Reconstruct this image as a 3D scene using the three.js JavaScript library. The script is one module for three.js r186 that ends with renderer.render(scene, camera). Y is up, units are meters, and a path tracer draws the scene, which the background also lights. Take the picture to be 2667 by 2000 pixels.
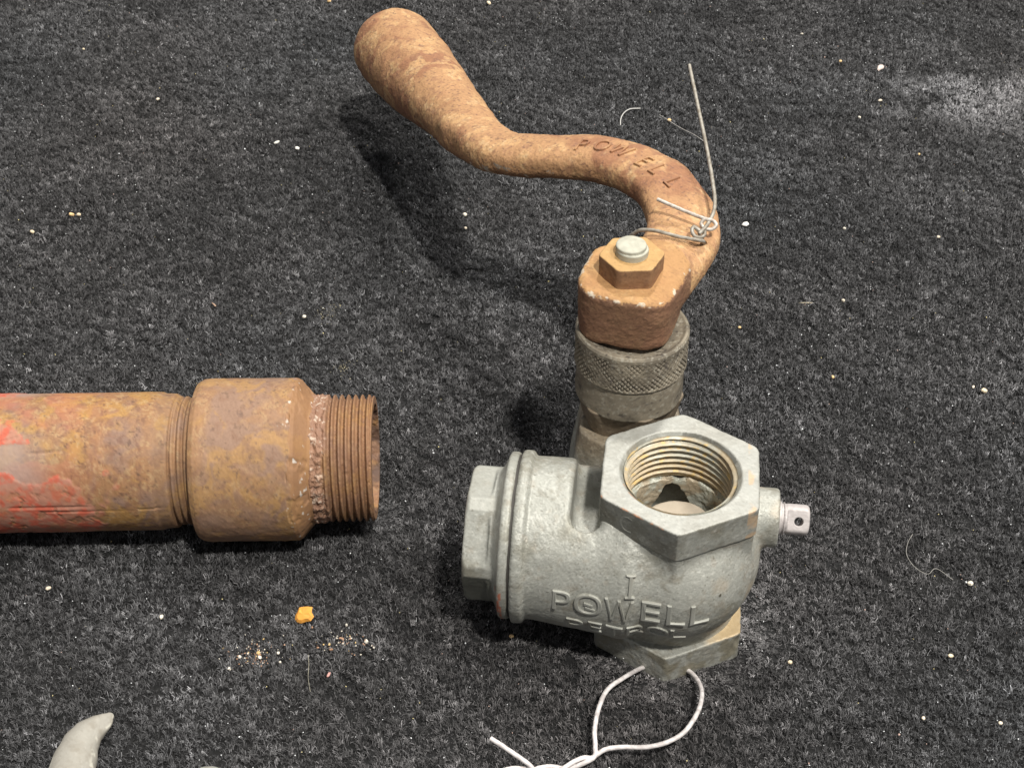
import * as THREE from 'three';
import { mergeGeometries } from 'three/addons/utils/BufferGeometryUtils.js';
import { TextGeometry } from 'three/addons/geometries/TextGeometry.js';
import { FontLoader } from 'three/addons/loaders/FontLoader.js';
import { RectAreaLightUniformsLib } from 'three/addons/lights/RectAreaLightUniformsLib.js';

// ---------------------------------------------------------------- camera, light, exposure
const MM = 0.001;
const scene = new THREE.Scene();
const camera = new THREE.PerspectiveCamera(28, 1024 / 767, 0.02, 20);
camera.position.set(-0.0502, 0.3788, 0.3334);
camera.rotation.set(-40 * Math.PI / 180, 0, 0);
scene.add(camera);
const renderer = new THREE.WebGLRenderer({ antialias: true });
renderer.setSize(1024, 767);
renderer.toneMapping = THREE.LinearToneMapping;
renderer.toneMappingExposure = 1.36;
renderer.shadowMap.enabled = true;
RectAreaLightUniformsLib.init();
scene.background = new THREE.Color().setRGB(0.18, 0.182, 0.185);      // the dim hall around the table
function hallLamp(dir, dist, w, h, intensity, color) {                // ceiling fittings of the hall
  const l = new THREE.RectAreaLight(new THREE.Color().setRGB(...color), intensity, w, h);
  const d = new THREE.Vector3(...dir).normalize();
  l.position.set(-0.03 + d.x * dist, 0.05 + d.y * dist, -0.05 + d.z * dist);
  l.lookAt(-0.03, 0.05, -0.05);
  scene.add(l);
}
hallLamp([0.21, 0.95, 0.46], 3.2, 0.16, 0.16, 1010, [1, 0.965, 0.895]);
hallLamp([0.50, 0.85, 0.10], 3.2, 0.50, 0.50, 52, [1, 0.965, 0.90]);
hallLamp([0.10, 0.85, -0.50], 3.6, 0.24, 0.24, 320, [1, 0.97, 0.91]);

// ---------------------------------------------------------------- helpers
let seed = 20240611;
function rnd() { seed = (seed + 0x6D2B79F5) | 0; let t = Math.imul(seed ^ (seed >>> 15), 1 | seed); t = (t + Math.imul(t ^ (t >>> 7), 61 | t)) ^ t; return ((t ^ (t >>> 14)) >>> 0) / 4294967296; }
const rr = (a, b) => a + (b - a) * rnd();
function hsh(x, y, z) { let h = (Math.imul(x, 374761393) + Math.imul(y, 668265263) + Math.imul(z, 1274126177)) | 0; h = Math.imul(h ^ (h >>> 13), 1274126177); return ((h ^ (h >>> 16)) >>> 0) / 4294967296; }
function vn(x, y, z) {                                                // value noise 0..1
  const i = Math.floor(x), j = Math.floor(y), k = Math.floor(z);
  let u = x - i, v = y - j, w = z - k; u = u * u * (3 - 2 * u); v = v * v * (3 - 2 * v); w = w * w * (3 - 2 * w);
  const a = hsh(i, j, k), b = hsh(i + 1, j, k), c = hsh(i, j + 1, k), d = hsh(i + 1, j + 1, k);
  const e = hsh(i, j, k + 1), f = hsh(i + 1, j, k + 1), g = hsh(i, j + 1, k + 1), h = hsh(i + 1, j + 1, k + 1);
  const p = a + (b - a) * u, q = c + (d - c) * u, r = e + (f - e) * u, s = g + (h - g) * u;
  const m = p + (q - p) * v, n = r + (s - r) * v; return m + (n - m) * w;
}
function fbm(x, y, z, o = 4) { let s = 0, a = 0.5, t = 0; for (let i = 0; i < o; i++) { const p = 0.64 * x + 0.60 * y + 0.48 * z, q = -0.768 * x + 0.50 * y + 0.40 * z, r = -0.6247 * y + 0.7809 * z; s += a * vn(p, q, r); t += a; a *= 0.5; x = p * 2.03 + 11.3; y = q * 2.03 + 7.7; z = r * 2.03 + 3.1; } return s / t; }
function wfbm(x, y, z, o = 4) { const w = fbm(x * 0.8 + 31, y * 0.8, z * 0.8, 3) - 0.5, v = fbm(x * 0.8, y * 0.8 + 57, z * 0.8, 3) - 0.5; return fbm(x + 2.6 * w, y + 2.6 * v, z + 1.8 * (w - v), o); }
const clamp = (x, a = 0, b = 1) => Math.min(b, Math.max(a, x));
const ss = (a, b, x) => { const t = clamp((x - a) / (b - a)); return t * t * (3 - 2 * t); };
const mix3 = (a, b, t) => [a[0] + (b[0] - a[0]) * t, a[1] + (b[1] - a[1]) * t, a[2] + (b[2] - a[2]) * t];
const smin = (a, b, k) => { const h = Math.max(k - Math.abs(a - b), 0) / k; return Math.min(a, b) - h * h * k * 0.25; };
const smax = (a, b, k) => -smin(-a, -b, k);
const hyp = Math.hypot;
const cylY = (x, y, z, r, y0, y1, e = 0.6) => smax(hyp(x, z) - r, Math.abs(y - (y0 + y1) / 2) - (y1 - y0) / 2, e);
const cylX = (x, y, z, r, x0, x1, e = 0.6) => smax(hyp(y, z) - r, Math.abs(x - (x0 + x1) / 2) - (x1 - x0) / 2, e);
const ngon = (a, b, ap, n, ph, k) => { let d = -1e9; for (let i = 0; i < n; i++) { const t = ph + i * 2 * Math.PI / n; d = i ? smax(d, a * Math.cos(t) + b * Math.sin(t) - ap, k) : a * Math.cos(t) + b * Math.sin(t) - ap; } return d; };
const ell = (x, y, z, a, b, c) => { const k0 = hyp(x / a, y / b, z / c), k1 = hyp(x / (a * a), y / (b * b), z / (c * c)); return k0 < 1e-6 ? -Math.min(a, b, c) : k0 * (k0 - 1) / k1; };
const caps = (x, y, z, A, B, r0, r1) => { const bx = B[0] - A[0], by = B[1] - A[1], bz = B[2] - A[2], px = x - A[0], py = y - A[1], pz = z - A[2]; const t = clamp((px * bx + py * by + pz * bz) / (bx * bx + by * by + bz * bz)); return hyp(px - bx * t, py - by * t, pz - bz * t) - (r0 + (r1 - r0) * t); };

function finish(pos, nor, col, idx) {
  const g = new THREE.BufferGeometry();
  g.setAttribute('position', new THREE.BufferAttribute(pos instanceof Float32Array ? pos : new Float32Array(pos), 3));
  if (nor) g.setAttribute('normal', new THREE.BufferAttribute(nor instanceof Float32Array ? nor : new Float32Array(nor), 3));
  if (col) g.setAttribute('color', new THREE.BufferAttribute(col instanceof Float32Array ? col : new Float32Array(col), 3));
  g.setIndex(new THREE.BufferAttribute(new Uint32Array(idx), 1));
  if (!nor) g.computeVertexNormals();
  return g;
}
// surface nets over a signed distance field given in millimetres; vertices are pulled onto the surface
function meshField(f, lo, hi, h, colour) {
  const B = 8, nb = [0, 1, 2].map(i => Math.ceil((hi[i] - lo[i]) / (h * B))), nx = nb[0] * B + 1, ny = nb[1] * B + 1, nz = nb[2] * B + 1;
  const F = new Float32Array(nx * ny * nz).fill(NaN), V = new Int32Array(nx * ny * nz).fill(-1), act = [];
  const half = h * B * 0.5, lim = half * 1.7320508 * 1.45 + 0.3;
  for (let c = 0; c < nb[2]; c++) for (let b = 0; b < nb[1]; b++) for (let a = 0; a < nb[0]; a++) {
    if (Math.abs(f(lo[0] + a * B * h + half, lo[1] + b * B * h + half, lo[2] + c * B * h + half)) > lim) continue;
    act.push([a, b, c]);
    for (let k = c * B; k <= c * B + B; k++) for (let j = b * B; j <= b * B + B; j++) for (let i = a * B; i <= a * B + B; i++) {
      const n = i + nx * (j + ny * k); if (F[n] !== F[n]) F[n] = f(lo[0] + i * h, lo[1] + j * h, lo[2] + k * h);
    }
  }
  const P = [], N = [], C = [], I = [], e = h * 0.35;
  const off = []; for (let k = 0; k < 2; k++) for (let j = 0; j < 2; j++) for (let i = 0; i < 2; i++) off.push([i, j, k, i + nx * (j + ny * k)]);
  for (const [a, b, c] of act) for (let k = c * B; k < c * B + B; k++) for (let j = b * B; j < b * B + B; j++) for (let i = a * B; i < a * B + B; i++) {
    const n = i + nx * (j + ny * k); let m = 0; for (let q = 0; q < 8; q++) if (F[n + off[q][3]] < 0) m |= 1 << q;
    if (m === 0 || m === 255) continue;
    let x = 0, y = 0, z = 0, ct = 0;
    for (let p = 0; p < 8; p++) for (const d of [1, 2, 4]) { const q = p ^ d; if (q < p || ((m >> p) & 1) === ((m >> q) & 1)) continue; const fp = F[n + off[p][3]], fq = F[n + off[q][3]], t = fp / (fp - fq); x += off[p][0] + (off[q][0] - off[p][0]) * t; y += off[p][1] + (off[q][1] - off[p][1]) * t; z += off[p][2] + (off[q][2] - off[p][2]) * t; ct++; }
    x = lo[0] + (i + x / ct) * h; y = lo[1] + (j + y / ct) * h; z = lo[2] + (k + z / ct) * h;
    let gx, gy, gz;
    for (let it = 0; it < 2; it++) {
      const d = f(x, y, z); gx = f(x + e, y, z) - f(x - e, y, z); gy = f(x, y + e, z) - f(x, y - e, z); gz = f(x, y, z + e) - f(x, y, z - e);
      const g2 = (gx * gx + gy * gy + gz * gz) / (4 * e * e) + 1e-9;
      if (it === 0) { let s = d / g2; const gl = Math.sqrt(g2), mv = Math.abs(s) * gl; if (mv > h * 0.6) s *= h * 0.6 / mv; x -= s * gx / (2 * e); y -= s * gy / (2 * e); z -= s * gz / (2 * e); }
    }
    const l = hyp(gx, gy, gz) || 1;
    V[n] = P.length / 3; P.push(x * MM, y * MM, z * MM); N.push(gx / l, gy / l, gz / l);
    const cc = colour(x, y, z, gx / l, gy / l, gz / l); C.push(cc[0], cc[1], cc[2]);
  }
  const sx = 1, sy = nx, sz = nx * ny;
  const quad = (a, b, c, d, flip) => { a = V[a]; b = V[b]; c = V[c]; d = V[d]; if (a < 0 || b < 0 || c < 0 || d < 0) return; if (flip) I.push(a, c, b, a, d, c); else I.push(a, b, c, a, c, d); };
  for (const [a, b, c] of act) for (let k = c * B; k < c * B + B; k++) for (let j = b * B; j < b * B + B; j++) for (let i = a * B; i < a * B + B; i++) {
    const n = i + nx * (j + ny * k), s = F[n] < 0;
    if (j > 0 && k > 0 && s !== (F[n + sx] < 0)) quad(n - sy - sz, n - sz, n, n - sy, !s);
    if (i > 0 && k > 0 && s !== (F[n + sy] < 0)) quad(n - sx - sz, n - sx, n, n - sz, !s);
    if (i > 0 && j > 0 && s !== (F[n + sz] < 0)) quad(n - sx - sy, n - sy, n, n - sx, !s);
  }
  return finish(P, N, C, I);
}
// grid surface closed round u; f(u, v) gives millimetres
function paramSurf(nu, nv, f, colour, flip) {
  const P = new Float32Array(nu * (nv + 1) * 3), C = colour ? new Float32Array(nu * (nv + 1) * 3) : null, I = [];
  for (let j = 0; j <= nv; j++) for (let i = 0; i < nu; i++) {
    const o = (j * nu + i) * 3, p = f(i / nu, j / nv); P[o] = p[0] * MM; P[o + 1] = p[1] * MM; P[o + 2] = p[2] * MM;
    if (C) { const c = colour(p[0], p[1], p[2], i / nu, j / nv); C[o] = c[0]; C[o + 1] = c[1]; C[o + 2] = c[2]; }
  }
  for (let j = 0; j < nv; j++) for (let i = 0; i < nu; i++) { const a = j * nu + i, b = j * nu + (i + 1) % nu, c = a + nu, d = b + nu; if (flip) I.push(a, c, b, b, c, d); else I.push(a, b, c, b, d, c); }
  return finish(P, null, C, I);
}
// piecewise profile: list of [axial, radius]; returns sampler by arc length
function profile(pts) {
  const L = [0]; for (let i = 1; i < pts.length; i++) L.push(L[i - 1] + hyp(pts[i][0] - pts[i - 1][0], pts[i][1] - pts[i - 1][1]));
  const T = L[L.length - 1];
  const at = v => { const s = v * T; let i = 1; while (i < pts.length - 1 && L[i] < s) i++; const t = (s - L[i - 1]) / (L[i] - L[i - 1]); return [pts[i - 1][0] + (pts[i][0] - pts[i - 1][0]) * t, pts[i - 1][1] + (pts[i][1] - pts[i - 1][1]) * t]; };
  at.length_ = T; return at;
}
function wire(points, r, seg, nr = 10, cols) {                        // round wire with closed ends
  const curve = new THREE.CatmullRomCurve3(points.map(p => new THREE.Vector3(...p)), false, 'centripetal');
  const g = new THREE.TubeGeometry(curve, seg, r, nr, false);
  const p = g.attributes.position, n = g.attributes.normal;
  for (let i = 0; i < p.count; i++) { const w = (vn(p.getX(i) * 1.7, p.getY(i) * 1.7, p.getZ(i) * 1.7) - 0.5) * 0.12; p.setXYZ(i, (p.getX(i) + n.getX(i) * w) * MM, (p.getY(i) + n.getY(i) * w) * MM, (p.getZ(i) + n.getZ(i) * w) * MM); }
  const ends = [];
  for (const t of [0, 1]) { const c = curve.getPoint(t), d = curve.getTangent(t).multiplyScalar(t ? 1 : -1); const s = new THREE.SphereGeometry(r * 0.99, 10, 6); s.scale(1, 1, 0.35); s.applyQuaternion(new THREE.Quaternion().setFromUnitVectors(new THREE.Vector3(0, 0, 1), d)); s.translate(c.x, c.y, c.z); s.scale(MM, MM, MM); ends.push(s); }
  const out = mergeGeometries([g, ...ends]);
  const C = [], q = out.attributes.position;
  for (let i = 0; i < q.count; i++) { const a = fbm(q.getX(i) * 900, q.getY(i) * 900, q.getZ(i) * 900, 3); C.push(...mix3(cols[0], cols[1], ss(0.35, 0.7, a))); }
  out.setAttribute('color', new THREE.BufferAttribute(new Float32Array(C), 3)); return out;
}
const used = new Map();
function numbered(n) { const k = used.get(n) || 0; used.set(n, k + 1); return k ? `${n}_${String(k).padStart(3, '0')}` : n; }
function tag(o, label, category, group) { o.userData.label = label; o.userData.category = category; if (group) o.userData.group = group; return o; }
function part(name, g, m, parent, label) { const o = new THREE.Mesh(g, m); o.name = parent === scene ? numbered(name) : name; o.castShadow = o.receiveShadow = true; if (label) o.userData.label = label; parent.add(o); return o; }
const std = (rough, metal, extra = {}) => new THREE.MeshStandardMaterial({ vertexColors: true, roughness: rough, metalness: metal, ...extra });
const M = { grey: std(0.52, 0.18), brass: std(0.5, 0.25), rust: std(0.78, 0.0), pipe: std(0.74, 0.05), dull: std(0.68, 0.12), wireWhite: std(0.5, 0), wireGrey: std(0.5, 0.2), dark: new THREE.MeshStandardMaterial({ color: 0x0a0908, roughness: 0.9 }), pin: std(0.55, 0.15) };

// ---------------------------------------------------------------- surface colours (linear base colours)
function greyCol(x, y, z) {
  const a = fbm(x * 0.09, y * 0.09, z * 0.09, 4), b = fbm(x * 0.35 + 40, y * 0.35, z * 0.35, 4), c = fbm(x * 1.3, y * 1.3, z * 1.3 + 9, 3);
  let k = [0.43, 0.437, 0.395];
  k = mix3(k, [0.32, 0.315, 0.265], ss(0.48, 0.66, a) * 0.9);
  k = mix3(k, [0.34, 0.275, 0.20], ss(0.58, 0.78, b) * 0.3);
  k = mix3(k, [0.58, 0.59, 0.54], ss(0.60, 0.74, wfbm(x * 0.5 + 90, y * 0.5, z * 0.5 + 5, 4)) * 0.6);
  k = mix3(k, [0.15, 0.14, 0.11], ss(0.68, 0.78, c) * 0.6);
  k = mix3(k, [0.24, 0.22, 0.17], ss(0.52, 0.74, wfbm(x * 0.2 + 8, y * 0.2, z * 0.2 + 3, 5)) * 0.45);
  k = mix3(k, [0.60, 0.60, 0.55], ss(0.70, 0.76, fbm(x * 0.25 + y * 1.6, y * 1.2 - x * 0.9, z * 0.5 + 40, 2)) * 0.5);
  const g = 0.92 + 0.26 * (vn(x * 2.9, y * 2.9, z * 2.9) - 0.5) + 0.2 * (c - 0.5);
  return [k[0] * g * 0.86, k[1] * g * 0.85, k[2] * g * 0.845];
}
function dullCol(x, y, z) {
  const a = fbm(x * 0.14, y * 0.14, z * 0.14 + 50, 4), c = fbm(x * 1.1, y * 1.1, z * 1.1, 3);
  let k = mix3([0.26, 0.225, 0.17], [0.175, 0.15, 0.115], ss(0.4, 0.68, a));
  k = mix3(k, [0.40, 0.375, 0.31], ss(0.58, 0.72, c) * 0.6);
  k = mix3(k, [0.06, 0.05, 0.045], ss(0.66, 0.78, fbm(x * 0.6, y * 0.6 + 30, z * 0.6, 3)) * 0.7);
  const g = 0.9 + 0.3 * (vn(x * 2.6, y * 2.6, z * 2.6) - 0.35); return [k[0] * g, k[1] * g, k[2] * g];
}
function rustCol(x, y, z) {
  const a = wfbm(x * 0.045 + 20, y * 0.045, z * 0.045, 5), b = wfbm(x * 0.16, y * 0.16 + 15, z * 0.16, 5), c = wfbm(x * 0.8 + 3, y * 0.8, z * 0.8, 3), e = wfbm(x * 0.42 + 60, y * 0.42, z * 0.42, 4);
  let k = [0.45, 0.25, 0.122];
  k = mix3(k, [0.30, 0.135, 0.070], ss(0.45, 0.64, a) * 0.85);
  k = mix3(k, [0.56, 0.34, 0.16], ss(0.50, 0.66, b) * 0.7);
  k = mix3(k, [0.62, 0.44, 0.25], ss(0.54, 0.70, c) * ss(0.46, 0.64, b) * 0.5);
  k = mix3(k, [0.24, 0.115, 0.072], ss(0.57, 0.72, e) * 0.45);
  k = mix3(k, [0.11, 0.06, 0.05], ss(0.64, 0.72, fbm(x * 1.1 + 70, y * 1.1, z * 1.1, 4)) * 0.6);
  const g = 0.92 + 0.34 * (vn(x * 2.7, y * 2.7, z * 2.7) - 0.5); return [k[0] * g, k[1] * g, k[2] * g];
}
function pipeCol(x, y, z) {
  const a = wfbm(x * 0.05, y * 0.05 + 3, z * 0.05, 5), b = wfbm(x * 0.13, y * 0.13, z * 0.13 + 33, 5), c = wfbm(x * 0.7, y * 0.7, z * 0.7, 4);
  let k = [0.335, 0.175, 0.082];
  k = mix3(k, [0.27, 0.165, 0.12], ss(0.42, 0.60, a));
  k = mix3(k, [0.43, 0.235, 0.07], ss(0.48, 0.66, b) * 0.8);
  k = mix3(k, [0.48, 0.32, 0.165], ss(0.52, 0.70, c) * ss(0.6, 0.45, a) * 0.6);
  k = mix3(k, [0.20, 0.10, 0.065], ss(0.54, 0.68, wfbm(x * 0.35 + 12, y * 0.35, z * 0.35, 4)) * 0.55);
  k = mix3(k, [0.09, 0.05, 0.035], ss(0.66, 0.74, fbm(x * 0.8 + 12, y * 0.8, z * 0.8, 4)) * 0.6);
  const g = 0.9 + 0.32 * (vn(x * 2.4, y * 2.4, z * 2.4) - 0.5); return [k[0] * g, k[1] * g, k[2] * g];
}
const rough = (x, y, z, s, amp) => (fbm(x * s, y * s, z * s, 3) - 0.5) * amp;

// ---------------------------------------------------------------- carpet
const floorRoot = new THREE.Group(); floorRoot.name = 'carpet'; floorRoot.userData.kind = 'structure'; scene.add(floorRoot);
{
  const N = 512, d = new Uint8Array(N * N * 4);
  for (let j = 0; j < N; j++) for (let i = 0; i < N; i++) { const v = 16 + 26 * hsh(i, j, 5) * hsh(i >> 1, j >> 1, 9), o = (j * N + i) * 4; d[o] = v; d[o + 1] = v; d[o + 2] = v * 1.03; d[o + 3] = 255; }
  const t = new THREE.DataTexture(d, N, N); t.colorSpace = THREE.SRGBColorSpace; t.magFilter = THREE.LinearFilter; t.wrapS = t.wrapT = THREE.RepeatWrapping; t.repeat.set(9, 9); t.needsUpdate = true;
  const g = new THREE.PlaneGeometry(2.4, 2.4, 1, 1); g.rotateX(-Math.PI / 2); g.translate(-0.05, -0.0006, -0.2);
  part('carpet_backing', g, new THREE.MeshStandardMaterial({ map: t, roughness: 1 }), floorRoot);
}
{
  const fibre = [];
  const P = [], Nn = [], I = [];
  for (let s = 0; s < 7; s++) {
    const a = rr(0, 6.283), lean = rr(0.5, 1.5), len = rr(1.0, 2.3), w = rr(0.08, 0.16), curl = rr(-1.6, 1.6), x0 = rr(-0.8, 0.8), z0 = rr(-0.8, 0.8);
    let x = x0, y = -0.2, z = z0, az = a; const K = 4; const base = P.length / 3;
    for (let k = 0; k <= K; k++) {
      const tt = k / K, ww = w * (1 - 0.5 * tt), el = 1.45 - lean * tt * 0.85;
      const sx = -Math.sin(az) * ww, sz = Math.cos(az) * ww;
      P.push((x + sx) * MM, y * MM, (z + sz) * MM, (x - sx) * MM, y * MM, (z - sz) * MM);
      const nx = -Math.cos(az) * Math.sin(el), ny = Math.cos(el), nz = -Math.sin(az) * Math.sin(el);
      Nn.push(nx, ny, nz, nx, ny, nz);
      const st = len / K; x += Math.cos(az) * Math.cos(el) * st; z += Math.sin(az) * Math.cos(el) * st; y += Math.sin(el) * st * 0.75; az += curl / K;
    }
    for (let k = 0; k < K; k++) { const q = base + k * 2; I.push(q, q + 2, q + 1, q + 1, q + 2, q + 3); }
  }
  const g = finish(P, Nn, null, I);
  const x0 = -365, x1 = 265, z0 = -480, z1 = 95, inner = 330000, count = 500000;
  const im = new THREE.InstancedMesh(g, new THREE.MeshStandardMaterial({ color: 0xffffff, roughness: 0.75, side: THREE.DoubleSide }), count);
  const m = new THREE.Matrix4(), q = new THREE.Quaternion(), e = new THREE.Euler(), col = new THREE.Color();
  for (let i = 0; i < count; i++) {
    let x = rr(x0, x1), z = rr(z0, z1); const far = i >= inner;       // thinner, larger tufts well outside the view
    if (far) do { x = rr(-620, 520); z = rr(-760, 330); } while (x > x0 && x < x1 && z > z0 && z < z1);
    const lump = fbm(x * 0.16, 3, z * 0.16, 3), big = fbm(x * 0.018, 8, z * 0.018, 3);
    e.set(rr(-0.35, 0.35), rr(0, 6.283), rr(-0.35, 0.35)); q.setFromEuler(e);
    const low = Math.max(ss(40, 31, hyp(x, z)), (x < -88 ? ss(9, 4, Math.abs(z + 47)) : 0));   // pile pressed down under the heavy things
    const s = rr(0.75, 1.25) * (0.75 + 0.5 * lump) * (far ? 1.7 : 1);
    m.compose(new THREE.Vector3(x * MM, ((lump - 0.5) * 1.4 + (fbm(x * 0.42, 13, z * 0.5, 2) - 0.5) * 1.6) * MM, z * MM), q, new THREE.Vector3(s, s * (0.6 + 0.8 * lump) * (1 - 0.85 * low), s)); im.setMatrixAt(i, m);
    const dust = ss(0.62, 0.0, hyp((x - 178) / 70, (z + 340) / 60) * 0.62) * ss(0.42, 0.6, fbm(x * 0.05, 1, z * 0.05, 3));
    const u = rnd(); const cl = fbm(x * 0.42, 13, z * 0.5, 2); let v = u < 0.62 ? rr(0.03, 0.07) : u < 0.94 ? rr(0.06, 0.13) : rr(0.13, 0.24);
    v *= (0.66 + 0.68 * big) * (0.3 + 1.4 * cl); v *= 1.2 * (0.55 + 0.9 * rnd()) * (0.86 + 0.28 * ss(0.35, 0.65, fbm(x * 0.035 + 40, 2, z * 0.05, 3))); v += dust * rr(0, 0.55);
    const wm = fbm(x * 0.01, 5, z * 0.01, 2); col.setRGB(v * (0.95 + 0.10 * wm), v * 0.985, v * (1.05 - 0.06 * wm)); im.setColorAt(i, col);
  }
  im.name = 'carpet_pile'; im.userData.kind = 'stuff'; im.castShadow = im.receiveShadow = true; tag(im, 'short black felted carpet pile covering the whole floor', 'carpet pile'); scene.add(im);
}

// ---------------------------------------------------------------- the valve
const font = await new FontLoader().loadAsync('fonts/droid/droid_sans_regular.typeface.json');
const fontBold = await new FontLoader().loadAsync('fonts/droid/droid_sans_bold.typeface.json');
const valve = new THREE.Group(); valve.name = 'bronze_valve'; valve.rotation.y = -6.5 * Math.PI / 180; scene.add(valve);
tag(valve, 'old grey cast metal valve with rusty lever handle standing upright on carpet', 'valve');
const AX = -17.7, AZ = -46;                                           // axis of the lever spindle
function bodyCore(x, y, z) {                                          // outside of the casting
  const fl = clamp((x + 42) / 34); let d = cylX(x, y - 34 + 2.2 * fl, z - 1.5 - 0.6 * fl, 25.4 + 2.4 * fl, -47, -13, 4);
  d = smin(d, ell(x - 1, y - 34.2, z - 0.5, 25.5, 26.5, 29.5), 10);
  d = smax(d, -smax(smax(Math.abs(x + 26.6) - 5.0, z - 17, 6), 45 - y, 3), 2.0);
  d = smin(d, smax(ngon(x, z, 22.6, 6, 0, 0.8), Math.abs(y - 46) - 9, 0.5), 1.6);
  d = smin(d, cylX(x, y - 34, z - 1.5, 26.9, -48.6, -44.6, 1.6), 1.2);
  let n = smax(hyp(x - AX + 1, z - AZ) - Math.min(17.8 + (48 - y) * 0.22, 21), y - 47.6, 1.0); n = smax(n, 22 - y, 3);
  n = smax(n, smax(-32.5 - x - (48 - y) * 0.16, z - (-23.5), 1), 1.2);
  d = smin(d, n, 3.5);
  d = smin(d, cylY(x, y, z, 21, 8, 20, 1), 4);
  d = smin(d, cylX(x, y - 45.2, z + 4, 9.0, 8, 30.8, 1.2), 2.5);
  return d;
}
function bodyField(x, y, z) {
  let d = bodyCore(x, y, z) + rough(x, y, z, 0.16, 0.45) + rough(x, y, z, 0.9, 0.14) + rough(x, y, z, 2.1, 0.12);
  const q = (fbm(x * 0.45, y * 0.45, z * 0.45 + 21, 3) - 0.5) * 2.6;
  let cav = cylY(x, y, z, 15.5 + q * 0.35, 26, 70, 0.3); cav = smin(cav, cylY(x, y, z, 17.2, 47.2 + q, 70, 0.3), 0.3);
  cav = Math.min(cav, smax(hyp(x, z) - (12.4 + (y - 26) * 0.45), Math.abs(y - 30) - 4.5, 0.4));
  cav = Math.min(cav, smax(smax(Math.abs(x + 1.5 + (y - 40) * 0.05) - (1.6 + Math.max(0, 46 - y) * 0.5 + q * 0.5), Math.abs(y - 36) - 9.5 - q * 0.4, 0.8), Math.abs(z + 16) - 7, 1));
  d = smax(d, -cav, 0.5);
  return d;
}
part('valve_body', meshField(bodyField, [-52, 4, -74], [36, 62, 36], 0.37, (x, y, z, nx, ny, nz) => {
  const inside = hyp(x, z) < 18 && y > 22 && bodyCore(x, y, z) < -2.0;
  let k = greyCol(x, y, z);
  if (inside) { k = mix3([0.40, 0.34, 0.25], [0.44, 0.45, 0.39], ss(0.42, 0.6, fbm(x * 0.3, y * 0.3, z * 0.3, 3)) * ss(30, 36, y)); if (z < -16.8) k = [0.05, 0.04, 0.03]; }  // depth of the rear notch coloured dark, its shade painted in
  else {
    const tan = ss(-18, -25, z) * ss(34, 46, y + (fbm(x * .4, y * .4, z * .4, 2) - .5) * 4);
    k = mix3(k, dullCol(x, y, z).map((v, i) => v * [1.1, 1.0, 0.9][i]), tan * 0.85);
    k = mix3(k, [0.46, 0.36, 0.25], ss(0.55, 0.75, fbm(x * 0.12 + 7, y * 0.12, z * 0.12, 3)) * ss(2, 20, x) * 0.4);
    for (const [a, b, c, r] of [[-24.6, 49.3, 20.7, 0.75], [6, 27.5, 27.5, 0.5], [14, 40, 25, 0.45]]) if (hyp(x - a, y - b, z - c) < r) k = a < -20 ? [0.55, 0.07, 0.03] : [0.08, 0.07, 0.05];
  }
  return k;
}), M.grey, valve);

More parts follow.
